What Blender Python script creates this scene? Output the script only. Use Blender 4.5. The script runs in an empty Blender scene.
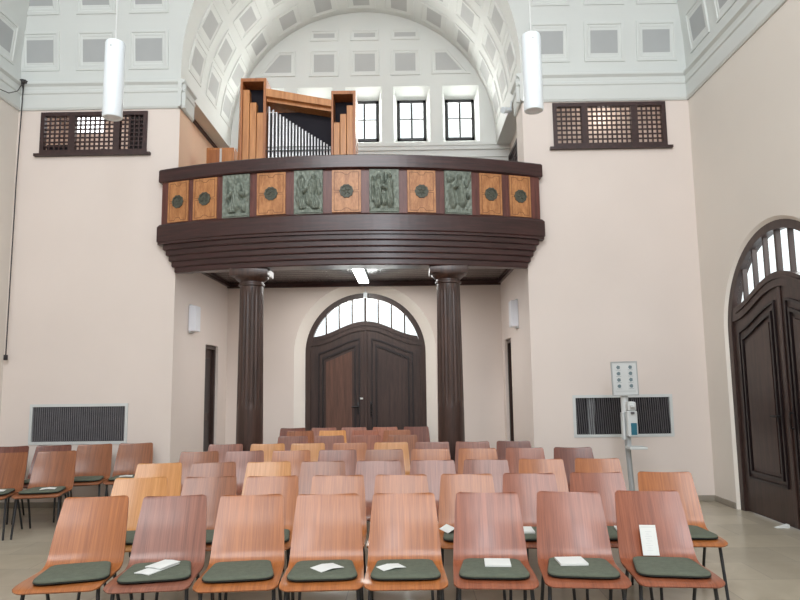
import bpy, bmesh, math, random
from math import sin, cos, pi, sqrt, radians, atan2
from mathutils import Vector, Matrix

random.seed(7)
C = bpy.context.scene.collection
scene = bpy.context.scene

# ------------------------------------------------------------------ helpers
def lin(c):
    c = c / 255.0
    return c / 12.92 if c <= 0.04045 else ((c + 0.055) / 1.055) ** 2.4

def rgb(r, g, b):
    return (lin(r), lin(g), lin(b), 1.0)

def new_mat(name):
    m = bpy.data.materials.new(name)
    m.use_nodes = True
    nt = m.node_tree
    b = nt.nodes['Principled BSDF']
    return m, nt, b

def mat_plain(name, col, rough=0.6, metal=0.0, var=0.06, scale=6.0, bump=0.0, coat=0.0, spec=0.5):
    m, nt, b = new_mat(name)
    tc = nt.nodes.new('ShaderNodeTexCoord')
    n = nt.nodes.new('ShaderNodeTexNoise'); n.inputs['Scale'].default_value = scale; n.inputs['Detail'].default_value = 4
    nt.links.new(tc.outputs['Object'], n.inputs['Vector'])
    r = nt.nodes.new('ShaderNodeValToRGB')
    r.color_ramp.elements[0].position = 0.3; r.color_ramp.elements[1].position = 0.7
    r.color_ramp.elements[0].color = tuple(max(0, x * (1 - var)) for x in col[:3]) + (1,)
    r.color_ramp.elements[1].color = tuple(min(1, x * (1 + var)) for x in col[:3]) + (1,)
    nt.links.new(n.outputs['Fac'], r.inputs['Fac'])
    nt.links.new(r.outputs['Color'], b.inputs['Base Color'])
    b.inputs['Roughness'].default_value = rough
    b.inputs['Metallic'].default_value = metal
    b.inputs['Specular IOR Level'].default_value = spec
    if coat:
        b.inputs['Coat Weight'].default_value = coat; b.inputs['Coat Roughness'].default_value = 0.2
    if bump:
        bp = nt.nodes.new('ShaderNodeBump'); bp.inputs['Strength'].default_value = bump; bp.inputs['Distance'].default_value = 0.01
        n2 = nt.nodes.new('ShaderNodeTexNoise'); n2.inputs['Scale'].default_value = scale * 12; n2.inputs['Detail'].default_value = 3
        nt.links.new(tc.outputs['Object'], n2.inputs['Vector'])
        nt.links.new(n2.outputs['Fac'], bp.inputs['Height']); nt.links.new(bp.outputs['Normal'], b.inputs['Normal'])
    return m

def mat_wood(name, c1, c2, stretch=(14, 14, 0.9), scale=3.0, rough=0.35, coat=0.3, randomize=True, coat_rough=0.25, spec=0.5, streak=0.35):
    m, nt, b = new_mat(name)
    L = nt.links
    tc = nt.nodes.new('ShaderNodeTexCoord')
    mp = nt.nodes.new('ShaderNodeMapping'); mp.inputs['Scale'].default_value = stretch
    L.new(tc.outputs['Object'], mp.inputs['Vector'])
    src = mp.outputs['Vector']
    if randomize:
        oi = nt.nodes.new('ShaderNodeObjectInfo')
        ml = nt.nodes.new('ShaderNodeMath'); ml.operation = 'MULTIPLY'; ml.inputs[1].default_value = 40
        L.new(oi.outputs['Random'], ml.inputs[0])
        ad = nt.nodes.new('ShaderNodeVectorMath'); ad.operation = 'ADD'
        L.new(mp.outputs['Vector'], ad.inputs[0]); L.new(ml.outputs[0], ad.inputs[1])
        src = ad.outputs[0]
    n = nt.nodes.new('ShaderNodeTexNoise'); n.inputs['Scale'].default_value = scale; n.inputs['Detail'].default_value = 5; n.inputs['Distortion'].default_value = 0.25
    L.new(src, n.inputs['Vector'])
    n2 = nt.nodes.new('ShaderNodeTexNoise'); n2.inputs['Scale'].default_value = scale * 4.5; n2.inputs['Detail'].default_value = 3
    L.new(src, n2.inputs['Vector'])
    mx = nt.nodes.new('ShaderNodeMix'); mx.data_type = 'FLOAT'; mx.inputs[0].default_value = streak
    L.new(n.outputs['Fac'], mx.inputs[2]); L.new(n2.outputs['Fac'], mx.inputs[3])
    r = nt.nodes.new('ShaderNodeValToRGB')
    r.color_ramp.elements[0].position = 0.36; r.color_ramp.elements[1].position = 0.64
    r.color_ramp.elements[0].color = c1; r.color_ramp.elements[1].color = c2
    L.new(mx.outputs[0], r.inputs['Fac'])
    L.new(r.outputs['Color'], b.inputs['Base Color'])
    b.inputs['Roughness'].default_value = rough
    b.inputs['Coat Weight'].default_value = coat; b.inputs['Coat Roughness'].default_value = coat_rough
    b.inputs['Specular IOR Level'].default_value = spec
    return m

def mat_emit(name, col, strength):
    m, nt, b = new_mat(name)
    b.inputs['Base Color'].default_value = col
    b.inputs['Emission Color'].default_value = col
    b.inputs['Emission Strength'].default_value = strength
    b.inputs['Roughness'].default_value = 0.4
    return m

def mat_glass(name):
    m, nt, b = new_mat(name)
    out = [n for n in nt.nodes if n.type == 'OUTPUT_MATERIAL'][0]
    t = nt.nodes.new('ShaderNodeBsdfTransparent'); t.inputs['Color'].default_value = (0.96, 0.98, 0.97, 1)
    g = nt.nodes.new('ShaderNodeBsdfGlossy'); g.inputs['Roughness'].default_value = 0.05
    mx = nt.nodes.new('ShaderNodeMixShader')
    mx.inputs[0].default_value = 0.05; nt.links.new(t.outputs[0], mx.inputs[1]); nt.links.new(g.outputs[0], mx.inputs[2])
    nt.links.new(mx.outputs[0], out.inputs['Surface'])
    return m

def mat_floor():
    m, nt, b = new_mat('stone_floor')
    L = nt.links
    tc = nt.nodes.new('ShaderNodeTexCoord')
    br = nt.nodes.new('ShaderNodeTexBrick')
    br.offset = 0.5
    br.inputs['Scale'].default_value = 1.0
    br.inputs['Brick Width'].default_value = 0.95; br.inputs['Row Height'].default_value = 0.5
    br.inputs['Mortar Size'].default_value = 0.004; br.inputs['Mortar Smooth'].default_value = 0.2
    br.inputs['Color1'].default_value = rgb(186, 176, 156); br.inputs['Color2'].default_value = rgb(146, 137, 120)
    br.inputs['Mortar'].default_value = rgb(112, 103, 90)
    L.new(tc.outputs['Object'], br.inputs['Vector'])
    n = nt.nodes.new('ShaderNodeTexNoise'); n.inputs['Scale'].default_value = 2.2; n.inputs['Detail'].default_value = 8; n.inputs['Distortion'].default_value = 1.2
    L.new(tc.outputs['Object'], n.inputs['Vector'])
    r = nt.nodes.new('ShaderNodeValToRGB')
    r.color_ramp.elements[0].position = 0.3; r.color_ramp.elements[1].position = 0.72
    r.color_ramp.elements[0].color = rgb(164, 154, 134); r.color_ramp.elements[1].color = rgb(218, 210, 194)
    L.new(n.outputs['Fac'], r.inputs['Fac'])
    mx = nt.nodes.new('ShaderNodeMix'); mx.data_type = 'RGBA'; mx.blend_type = 'MIX'; mx.inputs[0].default_value = 0.32
    L.new(br.outputs['Color'], mx.inputs[6]); L.new(r.outputs['Color'], mx.inputs[7])
    L.new(mx.outputs[2], b.inputs['Base Color'])
    b.inputs['Roughness'].default_value = 0.28
    return m

M = {}
M['plaster'] = mat_plain('cream_plaster', rgb(224, 213, 206), 0.9, var=0.025, scale=0.8, bump=0.05)
M['plaster_side'] = mat_plain('side_plaster', rgb(224, 217, 209), 0.9, var=0.025, scale=0.8, bump=0.05)
M['white'] = mat_plain('white_stucco', rgb(222, 224, 221), 0.9, var=0.015, scale=1.2, bump=0.05)
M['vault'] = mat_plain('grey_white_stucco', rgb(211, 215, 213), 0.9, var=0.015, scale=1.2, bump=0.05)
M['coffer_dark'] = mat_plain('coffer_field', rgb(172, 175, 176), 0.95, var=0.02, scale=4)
M['coffer'] = mat_plain('coffer_grey', rgb(188, 189, 188), 0.95, var=0.02, scale=4)
M['reveal'] = mat_plain('reveal_lit_white', rgb(236, 230, 222), 0.9, var=0.015, scale=2)  # lighter than the wall plaster: fanlight brightness put into the colour
M['peach'] = mat_plain('peach_plaster', rgb(236, 200, 172), 0.9, var=0.02, scale=2)
M['stone'] = mat_plain('grey_stone', rgb(150, 142, 130), 0.6, var=0.12, scale=5)
M['floor'] = mat_floor()
M['dark_wood'] = mat_wood('dark_balcony_wood', rgb(40, 21, 21), rgb(68, 38, 37), stretch=(0.9, 0.9, 14), scale=2.5, rough=0.33, coat=0.2, coat_rough=0.2)
M['soffit_wood'] = mat_wood('dark_soffit_boards', rgb(34, 20, 20), rgb(58, 36, 35), stretch=(0.9, 14, 14), scale=2.0, rough=0.22, coat=0.2, coat_rough=0.15, spec=0.4)
M['column_wood'] = mat_wood('dark_column_wood', rgb(42, 27, 23), rgb(74, 50, 42), stretch=(12, 12, 0.8), scale=2.0, rough=0.42, coat=0.3)
M['stile'] = mat_wood('stile_wood', rgb(76, 38, 34), rgb(110, 62, 54), stretch=(12, 12, 1), scale=2.0, rough=0.45, coat=0.2)
M['door_wood'] = mat_wood('dark_door_wood', rgb(44, 29, 26), rgb(66, 47, 41), stretch=(10, 10, 0.7), scale=2.0, rough=0.45, coat=0.2)
M['door_line'] = mat_plain('door_moulding', rgb(30, 20, 21), 0.4, var=0.1)
M['door_panel'] = mat_wood('door_panel_wood', rgb(74, 48, 38), rgb(100, 68, 54), stretch=(10, 10, 0.7), scale=2.0, rough=0.5, coat=0.1)
M['inlay_wood'] = mat_wood('inlaid_panel_wood', rgb(156, 100, 56), rgb(196, 138, 88), stretch=(7, 7, 2), scale=3.0, rough=0.45, coat=0.2)
M['inlay'] = mat_plain('inlay_line', rgb(112, 70, 38), 0.5)
M['bronze'] = mat_plain('green_bronze', rgb(120, 128, 118), 0.5, metal=0.15, var=0.25, scale=22, bump=0.1)
M['bronze_dark'] = mat_plain('dark_bronze', rgb(78, 80, 70), 0.55, metal=0.1, var=0.25, scale=20)
M['organ_wood'] = mat_wood('orange_organ_wood', rgb(176, 112, 58), rgb(206, 142, 84), stretch=(10, 10, 0.8), scale=2.0, rough=0.45, coat=0.2)
M['organ_frame'] = mat_wood('organ_frame_wood', rgb(150, 88, 44), rgb(184, 116, 64), stretch=(10, 10, 0.8), scale=2.0, rough=0.45, coat=0.2)
M['tin'] = mat_plain('tin_pipe', rgb(196, 196, 198), 0.35, metal=0.75, var=0.05)
M['void'] = mat_plain('dark_interior', rgb(34, 32, 40), 0.9)
M['black'] = mat_plain('black_metal', rgb(30, 29, 30), 0.4, var=0.1)
M['leg'] = mat_plain('charcoal_tube', rgb(52, 54, 58), 0.35, metal=0.3, var=0.08)
M['cushion'] = mat_plain('green_felt', rgb(92, 99, 86), 0.95, var=0.12, scale=30, bump=0.3)
M['piping'] = mat_plain('dark_piping', rgb(34, 38, 34), 0.9)
M['paper'] = mat_plain('white_paper', rgb(222, 225, 223), 0.8, var=0.02)
M['pencil'] = mat_plain('grey_print', rgb(190, 196, 196), 0.8)
M['lamp_white'] = mat_plain('opal_white', rgb(226, 234, 240), 0.35, var=0.01, spec=0.5)
M['lamp_grey'] = mat_plain('sconce_white', rgb(222, 224, 230), 0.4, var=0.01)
M['strip'] = mat_emit('fluorescent', (1.0, 1.0, 0.96, 1), 22)
M['grey_metal'] = mat_plain('grey_metal', rgb(176, 180, 182), 0.4, metal=0.3, var=0.04)
M['light_metal'] = mat_plain('light_grey_paint', rgb(208, 212, 212), 0.45, var=0.03)
M['slat'] = mat_plain('dark_slat', rgb(94, 92, 96), 0.5, var=0.15, scale=12)
M['slat_dark'] = mat_plain('grille_dark', rgb(30, 30, 34), 0.8)
M['lattice'] = mat_wood('lattice_wood', rgb(42, 26, 26), rgb(66, 42, 40), stretch=(6, 6, 6), rough=0.5, coat=0.1)
M['teal'] = mat_plain('teal_label', rgb(40, 108, 128), 0.5)
M['picto'] = mat_plain('picto_grey', rgb(110, 128, 134), 0.6)
M['glass'] = mat_glass('window_glass')
M['daylight'] = mat_emit('daylight_pane', (0.95, 0.97, 1, 1), 3.0)
M['loft'] = mat_plain('loft_plaster', rgb(226, 208, 196), 0.9)
M['cord'] = mat_plain('black_cable', rgb(48, 44, 46), 0.6)
M['cord_white'] = mat_plain('white_cord', rgb(210, 212, 212), 0.6)

# chair veneers
def chair_mat(n, a, b, coat=0.28):
    return mat_wood('veneer_' + n, a, b, stretch=(26, .7, .7), scale=1.5, rough=0.36, coat=coat, coat_rough=0.16, spec=0.42, streak=0.5)
TONES = {
    'orange': chair_mat('orange', rgb(140, 80, 40), rgb(176, 108, 58)),
    'honey': chair_mat('honey', rgb(176, 116, 58), rgb(204, 146, 86)),
    'red': chair_mat('red', rgb(118, 62, 40), rgb(156, 90, 62)),
    'purple': chair_mat('purple', rgb(112, 66, 52), rgb(150, 96, 76)),
    'dark': chair_mat('dark', rgb(88, 46, 36), rgb(124, 70, 54)),
    'brown': chair_mat('brown', rgb(116, 66, 38), rgb(152, 92, 56)),
}
TONE_WORD = {'orange': 'orange-brown', 'honey': 'honey-coloured', 'red': 'reddish-brown', 'purple': 'purplish-brown', 'dark': 'dark brown', 'brown': 'warm brown'}

def obj(name, bm, mats, parent=None, smooth=False, angle=None):
    me = bpy.data.meshes.new(name)
    bmesh.ops.recalc_face_normals(bm, faces=bm.faces[:])
    bm.to_mesh(me); bm.free()
    if not isinstance(mats, (list, tuple)): mats = [mats]
    for m in mats: me.materials.append(M[m] if isinstance(m, str) else m)
    if smooth:
        for p in me.polygons: p.use_smooth = True
        if angle is not None:
            try: me.set_sharp_from_angle(angle=radians(angle))
            except Exception: pass
    o = bpy.data.objects.new(name, me); C.objects.link(o)
    if parent is not None: o.parent = parent
    return o

def raw(name, bm, mats, parent=None):      # keeps face winding
    me = bpy.data.meshes.new(name); bm.to_mesh(me); bm.free()
    for m in (mats if isinstance(mats, (list, tuple)) else [mats]): me.materials.append(M[m])
    o = bpy.data.objects.new(name, me); C.objects.link(o)
    if parent is not None: o.parent = parent
    return o

def struct(name, bm, mats, parent=None, **k):
    o = obj(name, bm, mats, parent, **k)
    if parent is None: o['kind'] = 'structure'
    return o

def empty(name, loc=(0, 0, 0), rotz=0.0):
    o = bpy.data.objects.new(name, None); C.objects.link(o)
    o.location = loc; o.rotation_euler = (0, 0, rotz); o.empty_display_size = 0.1
    return o

def tag(o, label, cat, group=None):
    o['label'] = label; o['category'] = cat
    if group: o['group'] = group
    return o

def thing(name, label, cat, loc=(0, 0, 0), rotz=0.0, group=None):
    return tag(empty(name, loc, rotz), label, cat, group)

def add_box(bm, x0, x1, y0, y1, z0, z1, mi=0, bev=0.0, mtx=None):
    vs = [bm.verts.new((x, y, z)) for x in (x0, x1) for y in (y0, y1) for z in (z0, z1)]
    F = [(0, 1, 3, 2), (4, 6, 7, 5), (0, 4, 5, 1), (2, 3, 7, 6), (0, 2, 6, 4), (1, 5, 7, 3)]
    fs = []
    for f in F:
        fc = bm.faces.new([vs[i] for i in f]); fc.material_index = mi; fs.append(fc)
    if bev > 0:
        es = list({e for f in fs for e in f.edges})
        r = bmesh.ops.bevel(bm, geom=es, offset=bev, segments=2, affect='EDGES', profile=0.5)
        vs = list({v for f in r['faces'] for v in f.verts} | {v for v in vs if v.is_valid})
        for f in r['faces']: f.material_index = mi
    if mtx is not None: bmesh.ops.transform(bm, matrix=mtx, verts=[v for v in vs if v.is_valid])
    return vs

def box(x0, x1, y0, y1, z0, z1, bev=0.0):
    bm = bmesh.new(); add_box(bm, x0, x1, y0, y1, z0, z1, 0, bev); return bm

def add_tube(bm, pts, r, seg=8, caps=True, mi=0):
    pts = [Vector(p) for p in pts]
    rings = []
    up = None
    for i, p in enumerate(pts):
        if i == 0: d = pts[1] - pts[0]
        elif i == len(pts) - 1: d = pts[-1] - pts[-2]
        else: d = (pts[i + 1] - pts[i]).normalized() + (pts[i] - pts[i - 1]).normalized()
        d.normalize()
        if up is None:
            up = Vector((0, 0, 1)) if abs(d.z) < 0.9 else Vector((1, 0, 0))
        a = d.cross(up).normalized(); b = d.cross(a).normalized()
        rr = r[i] if isinstance(r, (list, tuple)) else r
        rings.append([bm.verts.new(p + a * (rr * cos(2 * pi * k / seg)) + b * (rr * sin(2 * pi * k / seg))) for k in range(seg)])
    for i in range(len(rings) - 1):
        for k in range(seg):
            f = bm.faces.new((rings[i][k], rings[i][(k + 1) % seg], rings[i + 1][(k + 1) % seg], rings[i + 1][k])); f.material_index = mi
    if caps:
        bm.faces.new(rings[0]); bm.faces.new(rings[-1])

def add_lathe(bm, prof, cx=0, cy=0, seg=32, mod=None, mi=0):
    rings = []
    for (r, z) in prof:
        ring = []
        for k in range(seg):
            a = 2 * pi * k / seg
            rr = r * (mod(a, z) if mod else 1)
            ring.append(bm.verts.new((cx + rr * cos(a), cy + rr * sin(a), z)))
        rings.append(ring)
    for i in range(len(rings) - 1):
        for k in range(seg):
            f = bm.faces.new((rings[i][k], rings[i][(k + 1) % seg], rings[i + 1][(k + 1) % seg], rings[i + 1][k])); f.material_index = mi
    bm.faces.new(rings[0]); bm.faces.new(rings[-1])

def add_prism(bm, pts, y0, y1, mi=0, to3=None):
    """polygon pts (x,z) extruded from y0 to y1"""
    to3 = to3 or (lambda x, y, z: (x, y, z))
    a = [bm.verts.new(to3(x, y0, z)) for x, z in pts]; b = [bm.verts.new(to3(x, y1, z)) for x, z in pts]
    n = len(pts)
    f = bm.faces.new(a); f.material_index = mi
    f = bm.faces.new(b[::-1]); f.material_index = mi
    for i in range(n):
        f = bm.faces.new((a[i], b[i], b[(i + 1) % n], a[(i + 1) % n])); f.material_index = mi

def add_ring(bm, outer, inner, y0, y1, mi=0, closed=True):
    """band between two loops of equal count in the XZ plane, extruded in Y"""
    n = len(outer)
    V = []
    for y in (y0, y1):
        V.append(([bm.verts.new((x, y, z)) for x, z in outer], [bm.verts.new((x, y, z)) for x, z in inner]))
    rng = range(n) if closed else range(n - 1)
    for i in rng:
        j = (i + 1) % n
        for q in ((V[0][0][i], V[0][0][j], V[0][1][j], V[0][1][i]), (V[1][0][i], V[1][1][i], V[1][1][j], V[1][0][j]),
                  (V[0][0][i], V[1][0][i], V[1][0][j], V[0][0][j]), (V[0][1][i], V[0][1][j], V[1][1][j], V[1][1][i])):
            f = bm.faces.new(q); f.material_index = mi
    if not closed:
        for i in (0, n - 1):
            f = bm.faces.new((V[0][0][i], V[0][1][i], V[1][1][i], V[1][0][i])); f.material_index = mi

def quad(bm, a, b, c, d, mi=0):
    f = bm.faces.new([bm.verts.new(p) for p in (a, b, c, d)]); f.material_index = mi; return f

# ------------------------------------------------------------------ plan of the place (metres)
XL, XR, YW, YB, YF = -5.43, 3.96, 8.92, 11.60, -3.2
CX = -0.752                 # axis of recess, gallery and vault
RL, RR = -3.15, 1.646       # recess side walls
GL, GR = -3.40, 1.896       # gallery side walls, set back
ZC0, ZC1 = 5.43, 5.83       # cornice
RV, ZV = 2.398, 6.0         # barrel vault radius and centre height
RC = (XR - XL) / 2          # cloister vault radius
ZS = 3.32                   # soffit under gallery
ZGF = 3.46                  # gallery floor

def inset(z):
    s = min(1.0, max(0.0, (z - ZC1) / RC))
    return RC * (1 - sqrt(max(0.0, 1 - s * s)))

# wall of rectangles with holes; u axis and z, at a plane; reveals go "depth" along nvec
def wall_grid(bm, P, u0, u1, v0, v1, holes, nvec=None, mi=0, rmi=0):
    """P(u,v)->point. holes: (a,b,c,d,depth)"""
    us = sorted({u0, u1} | {h[0] for h in holes} | {h[1] for h in holes})
    vs = sorted({v0, v1} | {h[2] for h in holes} | {h[3] for h in holes})
    us = [u for u in us if u0 <= u <= u1]; vs = [v for v in vs if v0 <= v <= v1]
    for i in range(len(us) - 1):
        for j in range(len(vs) - 1):
            cu, cv = (us[i] + us[i + 1]) / 2, (vs[j] + vs[j + 1]) / 2
            if any(h[0] < cu < h[1] and h[2] < cv < h[3] for h in holes): continue
            quad(bm, P(us[i], vs[j]), P(us[i + 1], vs[j]), P(us[i + 1], vs[j + 1]), P(us[i], vs[j + 1]), mi)
    if nvec is not None:
        n = Vector(nvec)
        for h in holes:
            a, b, c, d, dep = h[:5]
            if not dep: continue
            cs = [Vector(P(a, c)), Vector(P(b, c)), Vector(P(b, d)), Vector(P(a, d))]
            for k in range(4):
                p, q = cs[k], cs[(k + 1) % 4]
                quad(bm, p, q, q + n * dep, p + n * dep, rmi)

def arch_fill(bm, P, uc, R, zs, mi=0, n=32):
    """spandrels above a semicircle inside the square hole [uc-R,uc+R]x[..,zs+R]"""
    for i in range(n):
        a0, a1 = pi - pi * i / n, pi - pi * (i + 1) / n
        p0 = (uc + R * cos(a0), zs + R * sin(a0)); p1 = (uc + R * cos(a1), zs + R * sin(a1))
        quad(bm, P(*p0), P(*p1), P(p1[0], zs + R), P(p0[0], zs + R), mi)

# coffer: grey panel with a stepped raised frame, on a plane given by P0,u,v,n ; poly in (u,v)
def add_coffer(bm, P0, u, v, n, poly, fw=0.085):
    P0, u, v, n = map(Vector, (P0, u, v, n))
    cx = sum(p[0] for p in poly) / len(poly); cy = sum(p[1] for p in poly) / len(poly)
    def off(d):
        out = []
        m = len(poly)
        for i in range(m):
            p = Vector(poly[i]); a = (p - Vector(poly[i - 1])).normalized(); b = (Vector(poly[(i + 1) % m]) - p).normalized()
            na = Vector((a.y, -a.x)); nb = Vector((b.y, -b.x))
            k = na + nb
            k = k / max(0.3, k.dot(na))
            out.append(p + k * d)
        return out
    A = sum(poly[i][0] * poly[(i + 1) % len(poly)][1] - poly[(i + 1) % len(poly)][0] * poly[i][1] for i in range(len(poly)))
    if A < 0: poly = poly[::-1]
    def loop(d, h): return [bm.verts.new(P0 + u * p.x + v * p.y + n * h) for p in off(d)]
    L = [loop(fw + 0.012, -0.01), loop(fw + 0.005, 0.022), loop(fw * 0.62, 0.022), loop(fw * 0.5, 0.010), loop(0.016, 0.010), loop(0.0, 0.003)]
    m = len(poly)
    for a, b in zip(L, L[1:]):
        for i in range(m):
            bm.faces.new((a[i], a[(i + 1) % m], b[(i + 1) % m], b[i]))
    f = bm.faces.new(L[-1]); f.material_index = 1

# ------------------------------------------------------------------ setting: floor
bm = bmesh.new()
add_box(bm, XL - 0.4, XR + 0.4, YF, YB + 0.5, -0.1, 0.0)
struct('floor', bm, 'floor')

# back wall piers
LAT_L = (-5.10, -3.60, 4.79, 5.395); LAT_R = (2.065, 3.63, 4.77, 5.41)
RAD_L = (-5.02, -3.74, 0.825, 1.325); RAD_R = (2.185, 3.465, 0.84, 1.36)
def pier(name, x0, x1, holes):
    bm = bmesh.new()
    wall_grid(bm, lambda u, z: (u, YW, z), x0, x1, 0, ZC1, holes, (0, 1, 0))
    struct(name, bm, 'plaster')
pier('wall_rear_left', XL, RL, [LAT_L + (0.12,), RAD_L + (0.12,)])
pier('wall_rear_right', RR, XR, [LAT_R + (0.12,), RAD_R + (0.12,)])

# left and right side walls
bm = bmesh.new()
wall_grid(bm, lambda u, z: (XL, u, z), YF, YW, 0, ZC1, [])
struct('wall_left', bm, 'plaster_side')
D2C, D2R, D2Z = 7.17, 1.185, 2.12          # right door reveal: centre along wall, outer radius, spring height
bm = bmesh.new()
wall_grid(bm, lambda u, z: (XR, u, z), YF, YW, 0, ZC1, [(D2C - D2R, D2C + D2R, 0, D2Z + D2R, 0)])
arch_fill(bm, lambda u, z: (XR, u, z), D2C, D2R, D2Z)
struct('wall_right', bm, 'plaster_side')

# recess: side walls below the gallery, back wall, gallery side walls
DL = (10.36, 11.06, 0.0, 2.2, 0.16); DR = (10.62, 11.28, 0.0, 2.26, 0.16)
bm = bmesh.new(); wall_grid(bm, lambda u, z: (RL, u, z), YW, YB, 0, ZS + 0.12, [DL], (-1, 0, 0)); struct('wall_recess_left', bm, 'plaster')
bm = bmesh.new(); wall_grid(bm, lambda u, z: (RR, u, z), YW, YB, 0, ZS + 0.12, [DR], (1, 0, 0)); struct('wall_recess_right', bm, 'plaster')
D1C, D1R, D1Z = -0.742, 1.236, 2.09
WIN_X = [-2.515, -1.63, -0.745, 0.135, 1.03]
bm = bmesh.new()
holes = [(D1C - D1R, D1C + D1R, 0, D1Z + D1R, 0)]
wall_grid(bm, lambda u, z: (u, YB, z), RL - 0.3, RR + 0.3, 0, ZS + 0.12, holes)
arch_fill(bm, lambda u, z: (u, YB, z), D1C, D1R, D1Z)
struct('wall_recess_rear', bm, 'plaster')
bm = bmesh.new()
wh = [(x - 0.33, x + 0.33, 5.885, 6.945, 0) for x in WIN_X]
wall_grid(bm, lambda u, z: (u, YB, z), GL - 0.1, GR + 0.1, ZS + 0.12, 8.7, wh)
for x in WIN_X:                                                     # splayed reveals
    a = [(x - .33, 5.885), (x + .33, 5.885), (x + .33, 6.945), (x - .33, 6.945)]
    b = [(x - .265, 6.02), (x + .265, 6.02), (x + .265, 6.80), (x - .265, 6.80)]
    for k in range(4):
        p, q = a[k], a[(k + 1) % 4]; r, s = b[(k + 1) % 4], b[k]
        quad(bm, (p[0], YB, p[1]), (q[0], YB, q[1]), (r[0], YB + .34, r[1]), (s[0], YB + .34, s[1]))
# lunette coffers
for x0 in (-1.65, -0.90, -0.155):
    add_coffer(bm, (0, YB, 0), (1, 0, 0), (0, 0, 1), (0, -1, 0), [(x0, 7.24), (x0 + .37, 7.24), (x0 + .37, 7.58), (x0, 7.58)], .08)
    add_coffer(bm, (0, YB, 0), (1, 0, 0), (0, 0, 1), (0, -1, 0), [(x0 - .01, 7.905), (x0 + .38, 7.905), (x0 + .38, 7.99), (x0 - .01, 7.99)], .06)
add_coffer(bm, (0, YB, 0), (1, 0, 0), (0, 0, 1), (0, -1, 0), [(-2.56, 7.24), (-2.07, 7.24), (-2.07, 7.58), (-2.28, 7.58)], .07)
add_coffer(bm, (0, YB, 0), (1, 0, 0), (0, 0, 1), (0, -1, 0), [(0.585, 7.24), (1.06, 7.24), (0.78, 7.58), (0.585, 7.58)], .07)
struct('wall_gallery_rear', bm, ['white', 'coffer'])
for nm, xs, xo, mt in (('wall_gallery_left', RL, GL, 'peach'), ('wall_gallery_right', RR, GR, 'plaster')):
    bm = bmesh.new()
    quad(bm, (xs, YW, ZGF), (xs, 9.42, ZGF), (xs, 9.42, ZC1), (xs, YW, ZC1))
    quad(bm, (xs, 9.42, ZGF), (xo, 9.42, ZGF), (xo, 9.42, ZC1), (xs, 9.42, ZC1))
    quad(bm, (xo, 9.42, ZGF - .1), (xo, YB, ZGF - .1), (xo, YB, ZC1), (xo, 9.42, ZC1))
    struct(nm, bm, mt)
    bm = bmesh.new()                                                 # ledge carrying the vault
    add_box(bm, min(xs, xo), max(xs, xo), 9.42, YB, 5.80, ZC1)
    struct('trim_' + ('1' if xs < 0 else '2'), bm, 'white')
# gallery floor slab
bm = box(RL - .3, RR + .3, 8.93, YB, ZS + .13, ZGF); struct('floor_gallery', bm, 'stone')

bm = box(XL, XR, YF - .1, YF, 0, 4.3); struct('wall_front_added', bm, 'plaster')  # unseen low wall, added to cut sky sheen on the front chairs
# cornices
def cornice(name, p0, p1, n, ex0=0.0, ex1=0.0):
    p0, p1, n = Vector(p0), Vector(p1), Vector(n)
    d = (p1 - p0).normalized(); p0 -= d * ex0; p1 += d * ex1
    prof = [(-.01, ZC0), (.02, ZC0), (.035, ZC0 + .03), (.035, ZC0 + .22), (.05, ZC0 + .235), (.05, ZC0 + .27), (.035, ZC0 + .285), (.04, ZC0 + .335),
            (.075, ZC0 + .365), (.075, ZC1 - .01), (.06, ZC1), (-.01, ZC1)]
    bm = bmesh.new()
    A = [bm.verts.new(p0 + n * a + Vector((0, 0, z))) for a, z in prof]; B = [bm.verts.new(p1 + n * a + Vector((0, 0, z))) for a, z in prof]
    for i in range(len(prof)):
        j = (i + 1) % len(prof); bm.faces.new((A[i], B[i], B[j], A[j]))
    bm.faces.new(A); bm.faces.new(B[::-1])
    struct(name, bm, 'vault')
cornice('trim_3', (XL, YW, 0), (RL, YW, 0), (0, -1, 0), 0, 0.08)
cornice('trim_4', (RR, YW, 0), (XR, YW, 0), (0, -1, 0), 0.08, 0)
cornice('trim_5', (RL, YW, 0), (RL, 9.42, 0), (1, 0, 0), 0.08, 0)
cornice('trim_6', (RR, YW, 0), (RR, 9.42, 0), (-1, 0, 0), 0.08, 0)
cornice('trim_7', (XL, YF, 0), (XL, YW, 0), (1, 0, 0))
cornice('trim_8', (XR, YF, 0), (XR, YW, 0), (-1, 0, 0))
# moulding under the gallery windows
bm = bmesh.new()
add_box(bm, GL, GR, YB - .06, YB, 5.79, 5.85); add_box(bm, GL, GR, YB - .04, YB, 5.72, 5.79); add_box(bm, GL, GR, YB - .025, YB, 5.58, 5.63)
struct('trim_9', bm, 'white')

# ceiling: cloister vault over the room with coffers
bm = bmesh.new()
NZ = 46
zs = [ZC1 + (8.398 - ZC1) * i / 30 for i in range(31)] + [8.398 + (ZC1 + RC - 8.398) * (1 - (1 - i / 16) ** 2) for i in range(1, 17)]
def aw(z): return RV if z <= ZV else sqrt(max(0.0, RV * RV - (z - ZV) ** 2))
for za, zb in zip(zs, zs[1:]):
    ia, ib = inset(za), inset(zb); ya, yb = YW - ia, YW - ib
    if zb <= 8.3981:
        quad(bm, (XL + ia, ya, za), (CX - aw(za), ya, za), (CX - aw(zb), yb, zb), (XL + ib, yb, zb))
        quad(bm, (CX + aw(za), ya, za), (XR - ia, ya, za), (XR - ib, yb, zb), (CX + aw(zb), yb, zb))
    else:
        quad(bm, (XL + ia, ya, za), (XR - ia, ya, za), (XR - ib, yb, zb), (XL + ib, yb, zb))
    quad(bm, (XL + ia, YF, za), (XL + ia, ya, za), (XL + ib, yb, zb), (XL + ib, YF, zb))
    quad(bm, (XR - ia, YF, za), (XR - ia, ya, za), (XR - ib, yb, zb), (XR - ib, YF, zb))
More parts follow.
